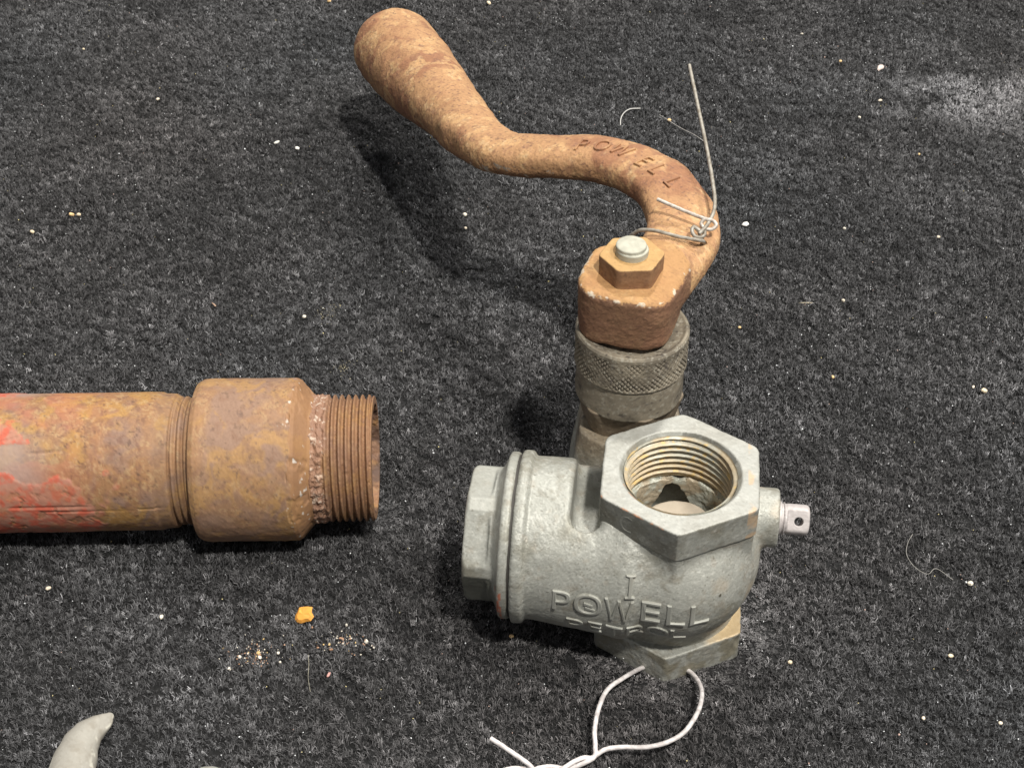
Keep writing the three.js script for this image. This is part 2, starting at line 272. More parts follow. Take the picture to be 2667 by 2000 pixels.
// hexagonal collars
function hexCollar(y0, y1, ap, r, roughAmp) {
  return (x, y, z) => {
    let d = ngon(x, z, ap, 6, 0, 0.7); d = smax(d, hyp(x, z) - r, 0.8); d = smax(d, Math.abs(y - (y0 + y1) / 2) - (y1 - y0) / 2, 0.7);
    return d + rough(x, y, z, 0.22, 0.35) + rough(x, y, z, 0.9, 0.14) * roughAmp;
  };
}
{
  const base = hexCollar(54, 65, 23.3, 26.4, 1);
  const f = (x, y, z) => { let d = base(x, y, z); const cut = hyp(x, z) - (16.9 + Math.max(0, y - 63.2) * 0.75); return smax(d, -cut, 0.35); };
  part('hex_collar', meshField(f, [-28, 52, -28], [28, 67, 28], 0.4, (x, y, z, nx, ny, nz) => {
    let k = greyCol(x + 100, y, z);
    if (ny > 0.7) k = mix3(k, [0.37, 0.37, 0.345], 0.5); else if (nz > 0.3) k = k.map(v => v * (nx < 0 ? 0.55 : 0.9) * (0.9 + 0.25 * fbm(x * .4, y * .4, z * .4, 3)));  // front sides toned down; the left one further, as shade painted into the colour
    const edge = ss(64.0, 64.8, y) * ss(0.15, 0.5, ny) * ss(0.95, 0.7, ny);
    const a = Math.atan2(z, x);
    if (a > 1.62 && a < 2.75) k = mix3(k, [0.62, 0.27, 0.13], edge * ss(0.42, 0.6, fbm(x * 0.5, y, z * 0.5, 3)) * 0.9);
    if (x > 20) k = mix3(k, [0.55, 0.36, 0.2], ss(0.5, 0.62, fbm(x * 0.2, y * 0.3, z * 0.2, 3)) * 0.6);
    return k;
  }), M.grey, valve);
  // threaded bore, right-hand helix of six turns
  const pitch = 2.25, y0 = 47.5, y1 = 64.2;
  const fr = (u, v) => { const y = y1 + (y0 - y1) * v, th = u * 6.283185; let ph = (y / pitch + u) % 1; const tri = Math.abs(ph * 2 - 1); const fade = ss(y1, y1 - 1.6, y) * ss(y0, y0 + 2.5, y); const r = 16.95 - 1.35 * ss(0.15, 0.9, tri) * fade + (fbm(Math.cos(th) * 9, y * 0.6, Math.sin(th) * 9, 3) - 0.5) * 0.25; return [r * Math.cos(th), y, r * Math.sin(th)]; };
  part('threaded_bore', paramSurf(340, 150, fr, (x, y, z) => { let k = mix3([0.45, 0.37, 0.25], [0.46, 0.45, 0.38], ss(0.42, 0.62, fbm(x * 0.13, y * 0.13 + 4, z * 0.13, 3))); k = mix3(k, [0.62, 0.44, 0.17], ss(0.6, 0.7, fbm(x * 0.5, y * 0.9, z * 0.5, 3)) * 0.8); const g = 0.85 + 0.3 * vn(x * 2, y * 2, z * 2); return k.map(v => v * g); }, false), M.brass, valve);
  const disc = (x, y, z) => cylY(x - 0.6, y + z * 0.05, z - 0.5, 11.4, 38, 42.5, 1.2) + rough(x, y, z, 0.3, 0.3);
  part('valve_disc', meshField(disc, [-16, 35, -16], [18, 46, 18], 0.5, (x, y, z) => { const g = 0.9 + 0.2 * fbm(x * 0.5, y, z * 0.5, 3); return [0.52 * g, 0.45 * g, 0.36 * g]; }), M.dull, valve);
}
{
  const base = hexCollar(-1.6, 10.6, 22.8, 26.2, 2);
  const chips = [[-1.6, 6, 27.2, 1.5], [0.9, 8, 27.0, 1.2], [22.6, 7, 14.2, 1.6], [21.4, 4, 15, 1.2], [-22.4, 7, 13.8, 1.2]];
  const f = (x, y, z) => { let d = base(x, y, z); for (const [a, b, c, r] of chips) d = smax(d, -(hyp(x - a, (y - b) * 0.5, z - c) - r), 0.6); d = smax(d, -(hyp(x, z) - 16.5), 0.5); return d; };
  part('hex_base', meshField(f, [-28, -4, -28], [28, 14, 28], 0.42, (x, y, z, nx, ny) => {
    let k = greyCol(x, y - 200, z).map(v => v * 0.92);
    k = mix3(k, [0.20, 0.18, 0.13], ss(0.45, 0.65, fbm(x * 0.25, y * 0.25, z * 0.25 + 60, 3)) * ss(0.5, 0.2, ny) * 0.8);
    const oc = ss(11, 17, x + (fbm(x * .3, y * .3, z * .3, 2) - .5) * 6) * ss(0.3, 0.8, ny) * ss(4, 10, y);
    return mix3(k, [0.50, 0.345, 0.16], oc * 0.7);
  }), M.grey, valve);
}
// bonnet with hexagonal head at the left end
{
  const ph = 10 * Math.PI / 180 + Math.PI / 6;
  const f = (x, y, z) => {
    const a = z - 1.5, b = y - 34; z = a;
    let d = cylX(x, b, z, 26.0, -52.4, -49.2, 1.4);
    let n = smax(hyp(b, z) - (20.2 + 5 * ss(-55.2, -51.5, x)), Math.abs(x + 53.2) - 2.6, 0.6);
    d = smin(d, n, 1);
    let h = ngon(a, b, 19.0, 6, ph, 0.4); h = smax(h, ngon(a, b, 20.9, 6, ph + Math.PI / 6, 0.3), 0.3); h = smax(h, Math.abs(x + 58.2) - 5.4, 0.8);
    h = smax(h, hyp(b, z) - (19.9 + (x + 63.6) * 1.1), 0.7);
    return smin(d, h, 0.9) + rough(x, y, z, 0.2, 0.3) + rough(x, y, z, 1.2, 0.1);
  };
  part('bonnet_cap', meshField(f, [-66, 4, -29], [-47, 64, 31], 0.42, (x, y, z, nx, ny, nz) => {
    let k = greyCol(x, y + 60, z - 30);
    if (x < -52.5 && ny < -0.05) k = mix3(k, [0.12, 0.125, 0.105], 0.8);  // painted shade: downward faces of the head coloured nearly black
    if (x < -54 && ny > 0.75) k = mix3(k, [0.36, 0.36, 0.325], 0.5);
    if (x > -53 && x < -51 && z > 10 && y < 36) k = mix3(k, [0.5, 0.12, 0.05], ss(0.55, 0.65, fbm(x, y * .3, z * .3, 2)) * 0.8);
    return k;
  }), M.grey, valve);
  part('gasket', paramSurf(160, 2, (u, v) => [-49.4 + 1.0 * v, 34 + 25.3 * Math.sin(u * 6.2832), 1.5 + 25.3 * Math.cos(u * 6.2832)], () => [0.05, 0.045, 0.04], false), M.dull, valve);
}
// drain pin with a cross hole at the right end
{
  const f = (x, y, z) => {
    const b = y - 45.2, c = z + 4;
    let d = cylX(x, b, c, 5.2, 28, 32.6, 0.5);
    d = smax(d, -(smax(Math.abs(x - 32.0) - 0.35, -(hyp(b, c) - 4.6), 0.1)), 0.2);
    d = smin(d, cylX(x, b, c, 4.7, 32.3, 40.2, 1.6), 0.6);
    const flat = smax(32.9 - x, -(c * 0.62 + b * 0.0 - 2.5), 0.8); d = smax(d, -smax(33.4 - x, 3.2 - (c * 0.77 + b * 0.64) , 0.7) , 0.5); d = smax(d, -smax(33.4 - x, 3.4 + (c * 0.77 + b * 0.64), 0.7), 0.5);
    const u = c * -0.64 + b * 0.77; d = smax(d, -(hyp(x - 36.9, u + 0.4) - 1.35), 0.2);
    return d + rough(x, y, z, 0.8, 0.12);
  };
  part('drain_pin', meshField(f, [27, 39, -11], [42, 52, 3], 0.25, (x, y, z) => { const g = 0.9 + 0.3 * (fbm(x * 0.8, y * 0.8, z * 0.8, 3) - 0.5); return [0.50 * g, 0.46 * g, 0.45 * g]; }), M.pin, valve);
}
// gland hexagon, lower ring and knurled packing nut on the spindle axis
{
  const f = (x, y, z) => { const a = x - AX, c = z - AZ, tp = (58 - y) * 0.2; let d = ngon(a, c, 16.2 - tp, 6, 0.68, 0.5); d = smax(d, hyp(a, c) - (18.0 - tp * 1.3), 0.6); d = smax(d, Math.abs(y - 52.2) - 6, 0.6); return d + rough(x, y, z, 0.4, 0.3); };
  part('gland_hexagon', meshField(f, [AX - 21, 44, AZ - 21], [AX + 21, 61, AZ + 21], 0.5, (x, y, z) => dullCol(x, y, z).map((v, i) => v * [0.78, 0.70, 0.64][i])), M.dull, valve);
  const at = profile([[60.6, 13], [60.4, 16.9], [61, 17.3], [71.8, 17.3], [72.4, 17.0], [72.5, 16.5]]);
  part('lower_ring', paramSurf(260, 50, (u, v) => { const [y, r] = at(v), t = u * 6.28319, R = r + (fbm(Math.cos(t) * 6, y * 0.3, Math.sin(t) * 6, 3) - 0.5) * 0.4; return [AX + R * Math.cos(t), y - 3.2, AZ + R * Math.sin(t)]; }, dullCol, true), M.dull, valve);
  const at2 = profile([[72.6, 16.2], [72.7, 17.6], [73.1, 17.9], [85.6, 17.9], [86.4, 17.4], [86.4, 16.7], [85.6, 15.6], [83.6, 11], [83.4, 4]]);
  part('knurled_nut', paramSurf(720, 190, (u, v) => {
    const [y, r] = at2(v), t = u * 6.28319; let R = r;
    if (r > 17.5 && y > 73 && y < 85) {
      const s = u * 112, k1 = Math.abs((((s + y * 0.95) / 1.75) % 1 + 1) % 1 * 2 - 1), k2 = Math.abs((((s - y * 0.95) / 1.75) % 1 + 1) % 1 * 2 - 1);
      const worn = ss(0.3, 0.55, fbm(Math.cos(t) * 2.2, y * 0.13, Math.sin(t) * 2.2 + 4, 3)), band = ss(73.2, 74, y) * ss(84.6, 83.6, y);
      R -= 0.62 * ss(0.5, 0.95, Math.max(k1, k2)) * band * (0.1 + 0.9 * worn) - 0.22 * (fbm(Math.cos(t) * 30, y * 1.6, Math.sin(t) * 30, 2) - 0.5);
    }
    R += (fbm(Math.cos(t) * 7, y * 0.35, Math.sin(t) * 7, 3) - 0.5) * 0.3;
    return [AX + R * Math.cos(t), y - 3.2, AZ + R * Math.sin(t)];
  }, (x, y, z) => { const k = dullCol(x + 9, y, z); return y > 76 && hyp(x - AX, z - AZ) < 16 ? k.map(v => v * 1.15) : k; }, true), M.dull, valve);
}
// lever
const LP = [[-134.1, 50, -276.8, 19, 18.6], [-123.6, 53, -255.6, 18.3, 17.9], [-109, 59, -225, 15.8, 14.8], [-95.2, 66, -195.6, 12.8, 11.3], [-82.9, 74, -166.8, 10.9, 8.3], [-71.4, 80, -148.1, 10.4, 6.9], [-58.8, 84.5, -139.6, 10.3, 6.5], [-47, 88.5, -134, 10.3, 6.4], [-36, 91.5, -129.4, 10.5, 6.4], [-25.7, 93.5, -122.8, 10.6, 6.5], [-16.4, 95, -114, 10.6, 6.5], [-10.1, 96, -104.9, 10.8, 6.4], [-5.9, 96, -93.5, 11.2, 6.2], [-3.9, 96, -83.4, 11.8, 6], [-4.6, 95.4, -73.8, 12.2, 6], [-8.5, 95, -63, 12, 6], [-14, 94.5, -55, 11, 6]];
const LS = [];
{
  const c3 = new THREE.CatmullRomCurve3(LP.map(p => new THREE.Vector3(p[0], p[1], p[2]))), n = 90;
  for (let i = 0; i <= n; i++) {
    const t = i / n * (LP.length - 1), j = Math.min(LP.length - 2, Math.floor(t)), w = t - j, p = c3.getPoint(i / n);
    const cat = k => { const a = LP[Math.max(0, j - 1)][k], b = LP[j][k], c = LP[j + 1][k], d = LP[Math.min(LP.length - 1, j + 2)][k]; return 0.5 * (2 * b + (c - a) * w + (2 * a - 5 * b + 4 * c - d) * w * w + (3 * b - a - 3 * c + d) * w * w * w); };
    LS.push([p.x, p.y, p.z, cat(3), cat(4)]);
  }
}
function armAt(x, z) {                                                // nearest point of the lever's centre line seen from above
  let best = 1e9, r = null;
  for (let i = 0; i < LS.length - 1; i++) {
    const a = LS[i], b = LS[i + 1], bx = b[0] - a[0], bz = b[2] - a[2], t = clamp(((x - a[0]) * bx + (z - a[2]) * bz) / (bx * bx + bz * bz)), dx = x - a[0] - bx * t, dz = z - a[2] - bz * t, d = dx * dx + dz * dz;
    if (d < best) { best = d; r = [i, t]; }
  }
  const [i, t] = r, a = LS[i], b = LS[i + 1]; return [Math.sqrt(best), a[1] + (b[1] - a[1]) * t, a[3] + (b[3] - a[3]) * t, a[4] + (b[4] - a[4]) * t];
}
const HX = -19.5, HZ = -49;
function leverCore(x, y, z) {
  let d;
  const [u, yc, w, t] = armAt(x, z), v = y - yc, p = w - t > 2 ? 2.5 : 2;
  { const q = Math.pow(Math.pow(u / w, p) + Math.pow(Math.abs(v) / t, p), 1 / p); d = q > 0.02 ? (q - 1) * (hyp(u, v) / q) * 0.85 : -t; d = Math.max(d, -t); }
  const a = x - HX, c = z - HZ, tp = (101 - y) * 0.05;
  let h = ngon(a - 0.7, c, 15.6 - tp, 4, 0.19, 6); h = smax(h, hyp(a - 0.7, c) - 18.2 + tp, 3); h = smax(h, Math.abs(y - 91.6) - 9.8, 2.6);
  d = smin(d, h, 7);
  return d;
}
const hole = (x, z) => hyp(x - 2.4, z + 69.2) - 1.2;
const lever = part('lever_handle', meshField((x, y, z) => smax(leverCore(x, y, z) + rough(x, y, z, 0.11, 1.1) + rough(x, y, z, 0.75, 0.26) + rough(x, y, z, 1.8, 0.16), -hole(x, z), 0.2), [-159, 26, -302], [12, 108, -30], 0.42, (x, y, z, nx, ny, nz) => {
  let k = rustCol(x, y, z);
  k = mix3(k, [0.11, 0.055, 0.04], ss(0.1, -0.7, ny) * 0.55);  // underside shade painted into the rust colour
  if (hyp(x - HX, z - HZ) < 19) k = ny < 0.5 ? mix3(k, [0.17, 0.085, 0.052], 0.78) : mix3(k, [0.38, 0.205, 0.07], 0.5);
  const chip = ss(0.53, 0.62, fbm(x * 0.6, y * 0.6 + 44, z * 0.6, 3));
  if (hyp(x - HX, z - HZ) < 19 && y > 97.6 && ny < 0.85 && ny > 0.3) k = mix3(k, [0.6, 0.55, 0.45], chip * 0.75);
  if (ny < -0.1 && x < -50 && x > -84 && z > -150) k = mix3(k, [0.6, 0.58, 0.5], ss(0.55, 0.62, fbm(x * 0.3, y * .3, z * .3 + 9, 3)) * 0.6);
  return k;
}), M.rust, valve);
// ---- lettering
function wrapText(str, size, depth, f) {                              // each outline point is carried onto a surface by f(x, y, height)
  const g = new TextGeometry(str, { font, size, depth, curveSegments: 5, bevelEnabled: true, bevelThickness: depth * 0.25, bevelSize: size * 0.03, bevelOffset: -size * 0.03, bevelSegments: 2 });
  g.computeBoundingBox(); const cx = (g.boundingBox.min.x + g.boundingBox.max.x) / 2; const p = g.attributes.position;
  for (let i = 0; i < p.count; i++) { const q = f(p.getX(i) - cx, p.getY(i), p.getZ(i)); p.setXYZ(i, q[0] * MM, q[1] * MM, q[2] * MM); }
  g.deleteAttribute('uv'); g.deleteAttribute('normal');
  const out = g.index ? g.toNonIndexed() : g; out.computeVertexNormals(); return out;
}
function paint(g, f) { const p = g.attributes.position, C = new Float32Array(p.count * 3); for (let i = 0; i < p.count; i++) { const c = f(p.getX(i) / MM, p.getY(i) / MM, p.getZ(i) / MM); C[i * 3] = c[0]; C[i * 3 + 1] = c[1]; C[i * 3 + 2] = c[2]; } g.setAttribute('color', new THREE.BufferAttribute(C, 3)); return g; }
{
  // worn word cast along the back edge of the lever arm
  const spots = [['P', -40.2, -128.5], ['O', -33.2, -125.7], ['W', -26.6, -121.8], ['E', -18.3, -113], ['L', -13.4, -106.9], ['L', -7.9, -99.8]], gs = [];
  spots.forEach(([ch, x, z], n) => {
    const a = spots[Math.max(0, n - 1)], b = spots[Math.min(5, n + 1)], l = hyp(b[1] - a[1], b[2] - a[2]), tx = (b[1] - a[1]) / l, tz = (b[2] - a[2]) / l;
    gs.push(wrapText(ch, 6.6, 1.0, (u, v, h) => { const px = x + tx * u + tz * (v - 3.3), pz = z + tz * u - tx * (v - 3.3), [d, yc, w, t] = armAt(px, pz); const y = yc + t * Math.pow(Math.max(0.02, 1 - Math.pow(Math.min(d / w, 0.98), 2.5)), 0.4); return [px, y + h - 0.5 - rough(px, y, pz, 0.11, 1.1), pz]; }));
  });
  part('raised_letter', paint(mergeGeometries(gs), (x, y, z) => rustCol(x, y, z).map(v => v * 0.97)), M.rust, lever);
}
function onBody(x, th) {                                              // point of the casting at station x, angle th round its length
  let r = 42; const c = Math.cos(th), s = Math.sin(th);
  for (let i = 0; i < 40; i++) { const d = bodyCore(x, 36.5 + r * s, r * c); r -= d * 0.8; if (Math.abs(d) < 1e-3) break; }
  return [r, c, s];
}
function bodyText(str, size, depth, x0, th0, sx = 1) {
  return wrapText(str, size, depth, (u, v, h) => { const x = x0 + u * sx, th = th0 + (v - size * 0.36) / 31; const [r, c, s] = onBody(x, th); const R = r + h - 0.3; return [x, 36.5 + R * s, R * c]; });
}
const TXT = { word: [['P', -32.6, 1.12], ['O', -24.6, 1.2], ['W', -15.4, 0.88], ['E', -5.9, 1.35], ['L', 1.6, 1.35], ['L', 8.6, 1.35]], th: -0.085, low: [['P', -28.4, 1.4, -0.455], ['E', -22.2, 1.3, -0.445], ['T', -16.4, 1.2, -0.435], ['R', -10.0, 1.3, -0.42], ['O', -3.4, 1.25, -0.41], ['L', 2.8, 1.5, -0.41]] };
{
  const mk = (g, n) => part(n, paint(g, (x, y, z) => greyCol(x, y, z)), M.grey, valve);
  TXT.word.forEach(([c, x, w]) => mk(bodyText(c, 8.2, 0.85, x, TXT.th, w), 'raised_letter'));
  TXT.low.forEach(([c, x, w, t]) => mk(bodyText(c, 6.2, 0.7, x, t, w), 'raised_letter'));
  mk(bodyText('I', 8.2, 0.9, -12.4, 0.215), 'raised_numeral');
  for (const [dx, dv, w] of [[0.3, 1.1, 2.6], [0.9, -0.6, 3.0]]) { const g = new THREE.BoxGeometry(w, 0.7, 1.2, 4, 1, 1), p = g.attributes.position; for (let i = 0; i < p.count; i++) { const [r, c, s] = onBody(-24.8 + dx + p.getX(i), TXT.th + (dv + p.getY(i) - p.getX(i) * 0.25) / 31), R = r + p.getZ(i); p.setXYZ(i, (-24.8 + dx + p.getX(i)) * MM, (36.5 + R * s) * MM, R * c * MM); } const q = g.toNonIndexed(); q.deleteAttribute('uv'); q.computeVertexNormals(); mk(q, 'raised_bar'); }
  // faint letter on the left front face of the hexagon
  const g = wrapText('C', 6.0, 0.3, (u, v, h) => { const s = 12.5 - u, ap = 23.3 + h - 0.25; const n = [-0.5, 0.866], t = [-0.866, -0.5]; return [n[0] * ap + t[0] * (s - 12.5 + 4), 56.6 + v, n[1] * ap + t[1] * (s - 12.5 + 4)]; });
  part('raised_letter', paint(g, (x, y, z) => greyCol(x, y, z).map(v => v * 0.6)), M.grey, valve);  // darkened to go with the shade painted on that face
}
// nut and stud on the lever hub
{
  const NX = -19.3, NZ = -48.6, f = (x, y, z) => { const a = x - NX, c = z - NZ; let d = ngon(a, c, 8.9, 6, 0.36, 0.5); d = smax(d, hyp(a, c) - (10.05 + (108.4 - y) * 1.2), 0.5); d = smax(d, hyp(a, c) - 10.0, 0.4); d = smax(d, Math.abs(y - 104.4) - 4, 0.5); return d + rough(x, y, z, 0.5, 0.3); };
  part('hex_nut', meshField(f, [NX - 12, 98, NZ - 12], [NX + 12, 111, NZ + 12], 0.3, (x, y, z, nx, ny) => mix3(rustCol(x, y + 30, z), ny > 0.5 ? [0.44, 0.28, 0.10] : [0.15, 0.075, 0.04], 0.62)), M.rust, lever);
  const g2 = (x, y, z) => { const a = x - NX + 0.4, c = z - NZ + 0.3; return smax(cylY(a, y, c, 4.7, 104, 112, 0.5), hyp(a, (y - 99.4) * 1.0, c) - 13.2, 0.5) + 0; };
  const g3 = (x, y, z) => smin(g2(x, y, z), cylY(x - NX, y, z - NZ, 5.0, 104, 110.6, 0.5), 0.1) + rough(x, y, z, 0.6, 0.14);
  part('stud_end', meshField(g3, [NX - 7, 103, NZ - 7], [NX + 7, 114, NZ + 7], 0.25, (x, y, z) => { const g = 0.85 + 0.4 * (fbm(x * 0.7, y, z * 0.7, 3) - 0.4); return [0.47 * g, 0.46 * g, 0.38 * g]; }), M.dull, lever);
  part('spindle', paramSurf(60, 2, (u, v) => [AX + 6.5 * Math.cos(u * 6.2832), 80 + 8 * v, AZ + 6.5 * Math.sin(u * 6.2832)], () => [0.12, 0.1, 0.08], true), M.dull, valve);
}

// ---------------------------------------------------------------- wires
{
  const root = new THREE.Group(); root.name = 'wire_tie'; scene.add(root); tag(root, 'stiff grey wire knotted through the hole in the rusty lever', 'wire');
  const cg = [[0.36, 0.335, 0.29], [0.22, 0.19, 0.15]], R = 0.62;
  part('long_end', wire([[12.4, 116, -154.7], [13.5, 113, -131.2], [14.6, 110, -107.6], [14.9, 108.2, -90], [14.5, 107, -79], [12.8, 105.8, -73.3], [10.6, 104.8, -69.6], [8.6, 104.1, -67.4]], R, 120, 12, cg), M.wireGrey, root);
  part('short_end', wire([[-3.5, 107, -82.6], [4.2, 106.5, -77], [10.8, 106.1, -72.8], [13.4, 105.9, -71.8], [14.2, 105.2, -70.4], [13.0, 104.4, -69.6], [10.8, 104.3, -69.9], [9.6, 105.2, -71.4], [10.6, 106.4, -72.3]], R, 120, 12, [[0.58, 0.54, 0.49], [0.38, 0.32, 0.27]]), M.wireGrey, root);
  part('knot', wire([[10.6, 104.0, -69.4], [10.4, 103.2, -68.0], [9.0, 103.0, -67.0], [7.2, 103.6, -67.0], [6.4, 104.8, -68.0], [7.0, 105.4, -69.2], [8.8, 104.6, -68.4]], R, 80, 12, cg), M.wireGrey, root);
  part('lever_loop', wire([[-14.5, 92, -76], [-12.5, 97, -75.4], [-10, 100.6, -74], [-7.9, 102.2, -72.3], [-4.5, 103.2, -70.2], [2.5, 103.2, -66.9], [8.1, 103.4, -64.9], [9.8, 102.4, -65.8], [10.3, 100.5, -67.2], [10.4, 97, -68.2]], R, 100, 12, cg), M.wireGrey, root);
}
{
  const root = new THREE.Group(); root.name = 'wire_loop'; scene.add(root); tag(root, 'white wire loop twisted together at the foot of the valve', 'wire');
  const cw = [[0.72, 0.68, 0.67], [0.50, 0.46, 0.45]], R = 0.72;
  const twist = (ph) => { const o = []; for (let i = 0; i <= 26; i++) { const t = i / 26, x = -27.0 - 40 * t, z = 59.0 + 3.0 * ss(0, 0.25, t) + 1.0 * t, y = 5.4 - 1.8 * t, a = ph - t * 13.5; o.push([x, y + 0.85 * Math.sin(a), z + 0.85 * Math.cos(a)]); } return o; };
  const A = twist(0.6), B = twist(0.6 + Math.PI);
  part('left_strand', wire([[-3, 0.4, 14], [-7, 0.6, 19.5], [-10.6, 2.4, 23.0], [-16.2, 6, 29.6], [-21.4, 8, 35.8], [-24.6, 9, 44.5], [-25.8, 8, 51.5], [-25.7, 6.6, 55.6], [-25.9, 5.6, 58.0], ...A.slice(1, 12), [-44.8, 6.2, 62.0], [-50, 7, 58.0], [-56.4, 8, 53.6]], R, 240, 12, cw), M.wireWhite, root);
  part('right_strand', wire([[0, 0.4, 16], [4.2, 0.8, 21.6], [6.0, 2.6, 25.2], [7.4, 6, 32.7], [7.0, 8, 38.8], [4.2, 10, 47.2], [-0.3, 10, 53.5], [-5.4, 9, 56], [-11.2, 8, 56.7], [-18.8, 7, 56], [-23.1, 6.8, 56.8], ...B], R, 260, 12, cw), M.wireWhite, root);
}

// ---------------------------------------------------------------- rusty pipe
{
  const root = new THREE.Group(); root.name = 'rusty_pipe'; root.position.set(-0.1235, 0.0272, -0.0465); root.rotation.y = 1.2 * Math.PI / 180; scene.add(root);
  tag(root, 'rusty iron pipe with worn red paint, coupling and threaded end', 'pipe');
  const rev = (at, nu, nv, disp, colour, flip) => paramSurf(nu, nv, (u, v) => { const [x, r] = at(v), t = u * 6.283185, R = r + disp(x, r, t, u); return [x, R * Math.sin(t), R * Math.cos(t)]; }, colour, flip);
  const grit = (x, r, t, s, a) => (fbm(x * s, Math.cos(t) * r * s, Math.sin(t) * r * s, 4) - 0.5) * a;
  const red = (x, y, z) => {
    const th = Math.atan2(y, z), n = fbm(x * 0.07, y * 0.09, z * 0.09, 4) - 0.5, m = fbm(x * 0.3 + 5, y * 0.3, z * 0.3, 4);
    let k = ss(-54, -76, x + n * 30) * ss(0.66, 0.40, th + n * 0.8) * ss(-1.0, -0.7, th);
    k = Math.max(k, ss(-86, -92, x + n * 20) * ss(1.9, 2.05, th + n * 0.5), ss(-80, -90, x + n * 30) * ss(0.95, 1.05, th) * ss(1.5, 1.35, th) * 0.8);
    return k * ss(0.74, 0.54, m);
  };
  const body = profile([[-230, 23.1], [-43.4, 23.1], [-42.4, 22.6], [-38.6, 22.4], [-37.8, 21.6], [-29, 21.2]]);
  part('pipe_barrel', rev(body, 330, 520, (x, r, t) => {
    let d = grit(x, r, t, 0.25, 0.35) + grit(x, r, t, 1.2, 0.16);
    if (x > -38) d -= 1.2 * ss(0.3, 0.9, Math.abs((((x + 40) / 2.2 + t / 6.2832) % 1 + 1) % 1 * 2 - 1));
    for (const [xa, ta, l, sl] of [[-103, 0.98, 26, 0.012], [-101, 0.92, 24, 0.012], [-83, 0.86, 14, 0.004], [-82, -0.02, 44, 0.0006], [-92, 0.06, 30, 0.0004], [-92, 1.5, 30, 0.002]]) { const q = x - xa; if (q > 0 && q < l) { const w = Math.abs(t - ((ta + q * sl) + 6.2832) % 6.2832) * r; d -= 0.35 * ss(0.55, 0.1, w) * ss(0, 4, q) * ss(l, l - 6, q); } }
    d += 0.2 * ss(0.35, 0.6, red(x, r * Math.sin(t), r * Math.cos(t)));
    return d;
  }, (x, y, z) => {
    let k = pipeCol(x, y, z); const lay = red(x, y, z) + (fbm(x * 0.9, y * 0.9, z * 0.9 + 70, 3) - 0.5) * 0.7 * ss(-58, -70, x);
    const c = fbm(x * 0.5, y * 0.5, z * 0.5 + 3, 4);
    k = mix3(k, [0.42, 0.15, 0.09], ss(-52, -84, x) * ss(0.36, 0.58, wfbm(x * 0.09 + 30, y * 0.09, z * 0.09, 4)) * 0.6);
    const gr = ss(-72, -88, x + (fbm(x * .08, y * .08, z * .08, 3) - .5) * 26) * ss(6, 12, y) * ss(22.5, 20, y);
    k = mix3(k, [0.34, 0.25, 0.215], gr * 0.7);
    k = mix3(k, mix3([0.50, 0.105, 0.06], [0.42, 0.19, 0.13], ss(0.36, 0.62, c)), ss(0.32, 0.52, lay) * (0.55 + 0.4 * ss(0.35, 0.55, fbm(x * 0.16 + 9, y * 0.16, z * 0.16, 4))));
    k = mix3(k, [0.72, 0.70, 0.66], ss(-93, -103, x) * ss(-135, -115, x) * ss(0.60, 0.68, fbm(x * 0.35 + 7, y * 0.35, z * 0.35, 3)) * 0.85);
    if (x > -45) k = mix3(k, [0.24, 0.15, 0.09], ss(-45, -42, x) * 0.35);
    return k;
  }, true), M.pipe, root);
  const cp = profile([[-31.2, 20], [-31.4, 24.6], [-30.8, 26.2], [-29.2, 27.1], [-27.6, 27.3], [1.8, 27.2], [2.9, 26.6], [6.8, 22.0], [7.8, 21.2]]);
  part('pipe_coupling', rev(cp, 340, 190, (x, r, t) => grit(x, r, t, 0.2, 0.5) + grit(x, r, t, 1.0, 0.2) - (x > 0.4 && x < 7 ? 0.5 * ss(0.5, 0.65, fbm(x * 0.3, Math.cos(t) * 6, Math.sin(t) * 6, 3)) : 0), (x, y, z) => {
    let k = mix3(pipeCol(x, y, z), [0.33, 0.20, 0.12], 0.3); k = mix3(k, [0.14, 0.085, 0.065], ss(0.68, 0.78, fbm(x * 0.5, y * 0.5 + 5, z * 0.5, 4)) * 0.55);
    if (x > 1.6 + (fbm(y * .3, z * .3, 2, 2) - .5) * 3) k = mix3(k, [0.30, 0.155, 0.07], 0.7);
    return mix3(k, [0.66, 0.62, 0.56], ss(-4, 3, x) * ss(0.70, 0.76, fbm(x * 0.6, y * 0.6, z * 0.6 + 77, 4)) * 0.8);
  }, true), M.pipe, root);
  const P2 = 2.3, th = profile([[5, 21.4], [26.6, 21.2], [27.4, 20.6], [27.5, 18.1], [25, 17.6], [2, 17.4]]);
  const crust = (x, y, z) => ss(13.5, 11, x + (fbm(x * .4, y * .2, z * .2, 3) - .5) * 3) * ss(-15, -8, y * 0.75 + z * -0.66 + 14);
  part('threaded_end', rev(th, 420, 330, (x, r, t) => {
    let d = grit(x, r, t, 1.0, 0.34) - (r > 20 ? 0.25 * ss(0.62, 0.8, fbm(x * 0.8, Math.cos(t) * 16, Math.sin(t) * 16, 3)) : 0);
    if (r > 20 && x < 27.1) { const y = r * Math.sin(t), z = r * Math.cos(t), cr = crust(x, y, z); const ph = Math.abs((((x / P2 + t / 6.2832) % 1) + 1) % 1 * 2 - 1); d -= 1.55 * ss(0.12, 0.85, ph) * (1 - 0.85 * cr) * ss(27.1, 26.3, x); d += cr * ((fbm(x * 0.7, y * 0.7, z * 0.7, 4) - 0.5) * 2.4); }
    else if (r < 19) d += grit(x, r, t, 0.35, 1.6);
    return d;
  }, (x, y, z) => {
    const cr = crust(x, y, z), R = hyp(y, z); let k = mix3(pipeCol(x, y, z), [0.22, 0.115, 0.065], 0.55);
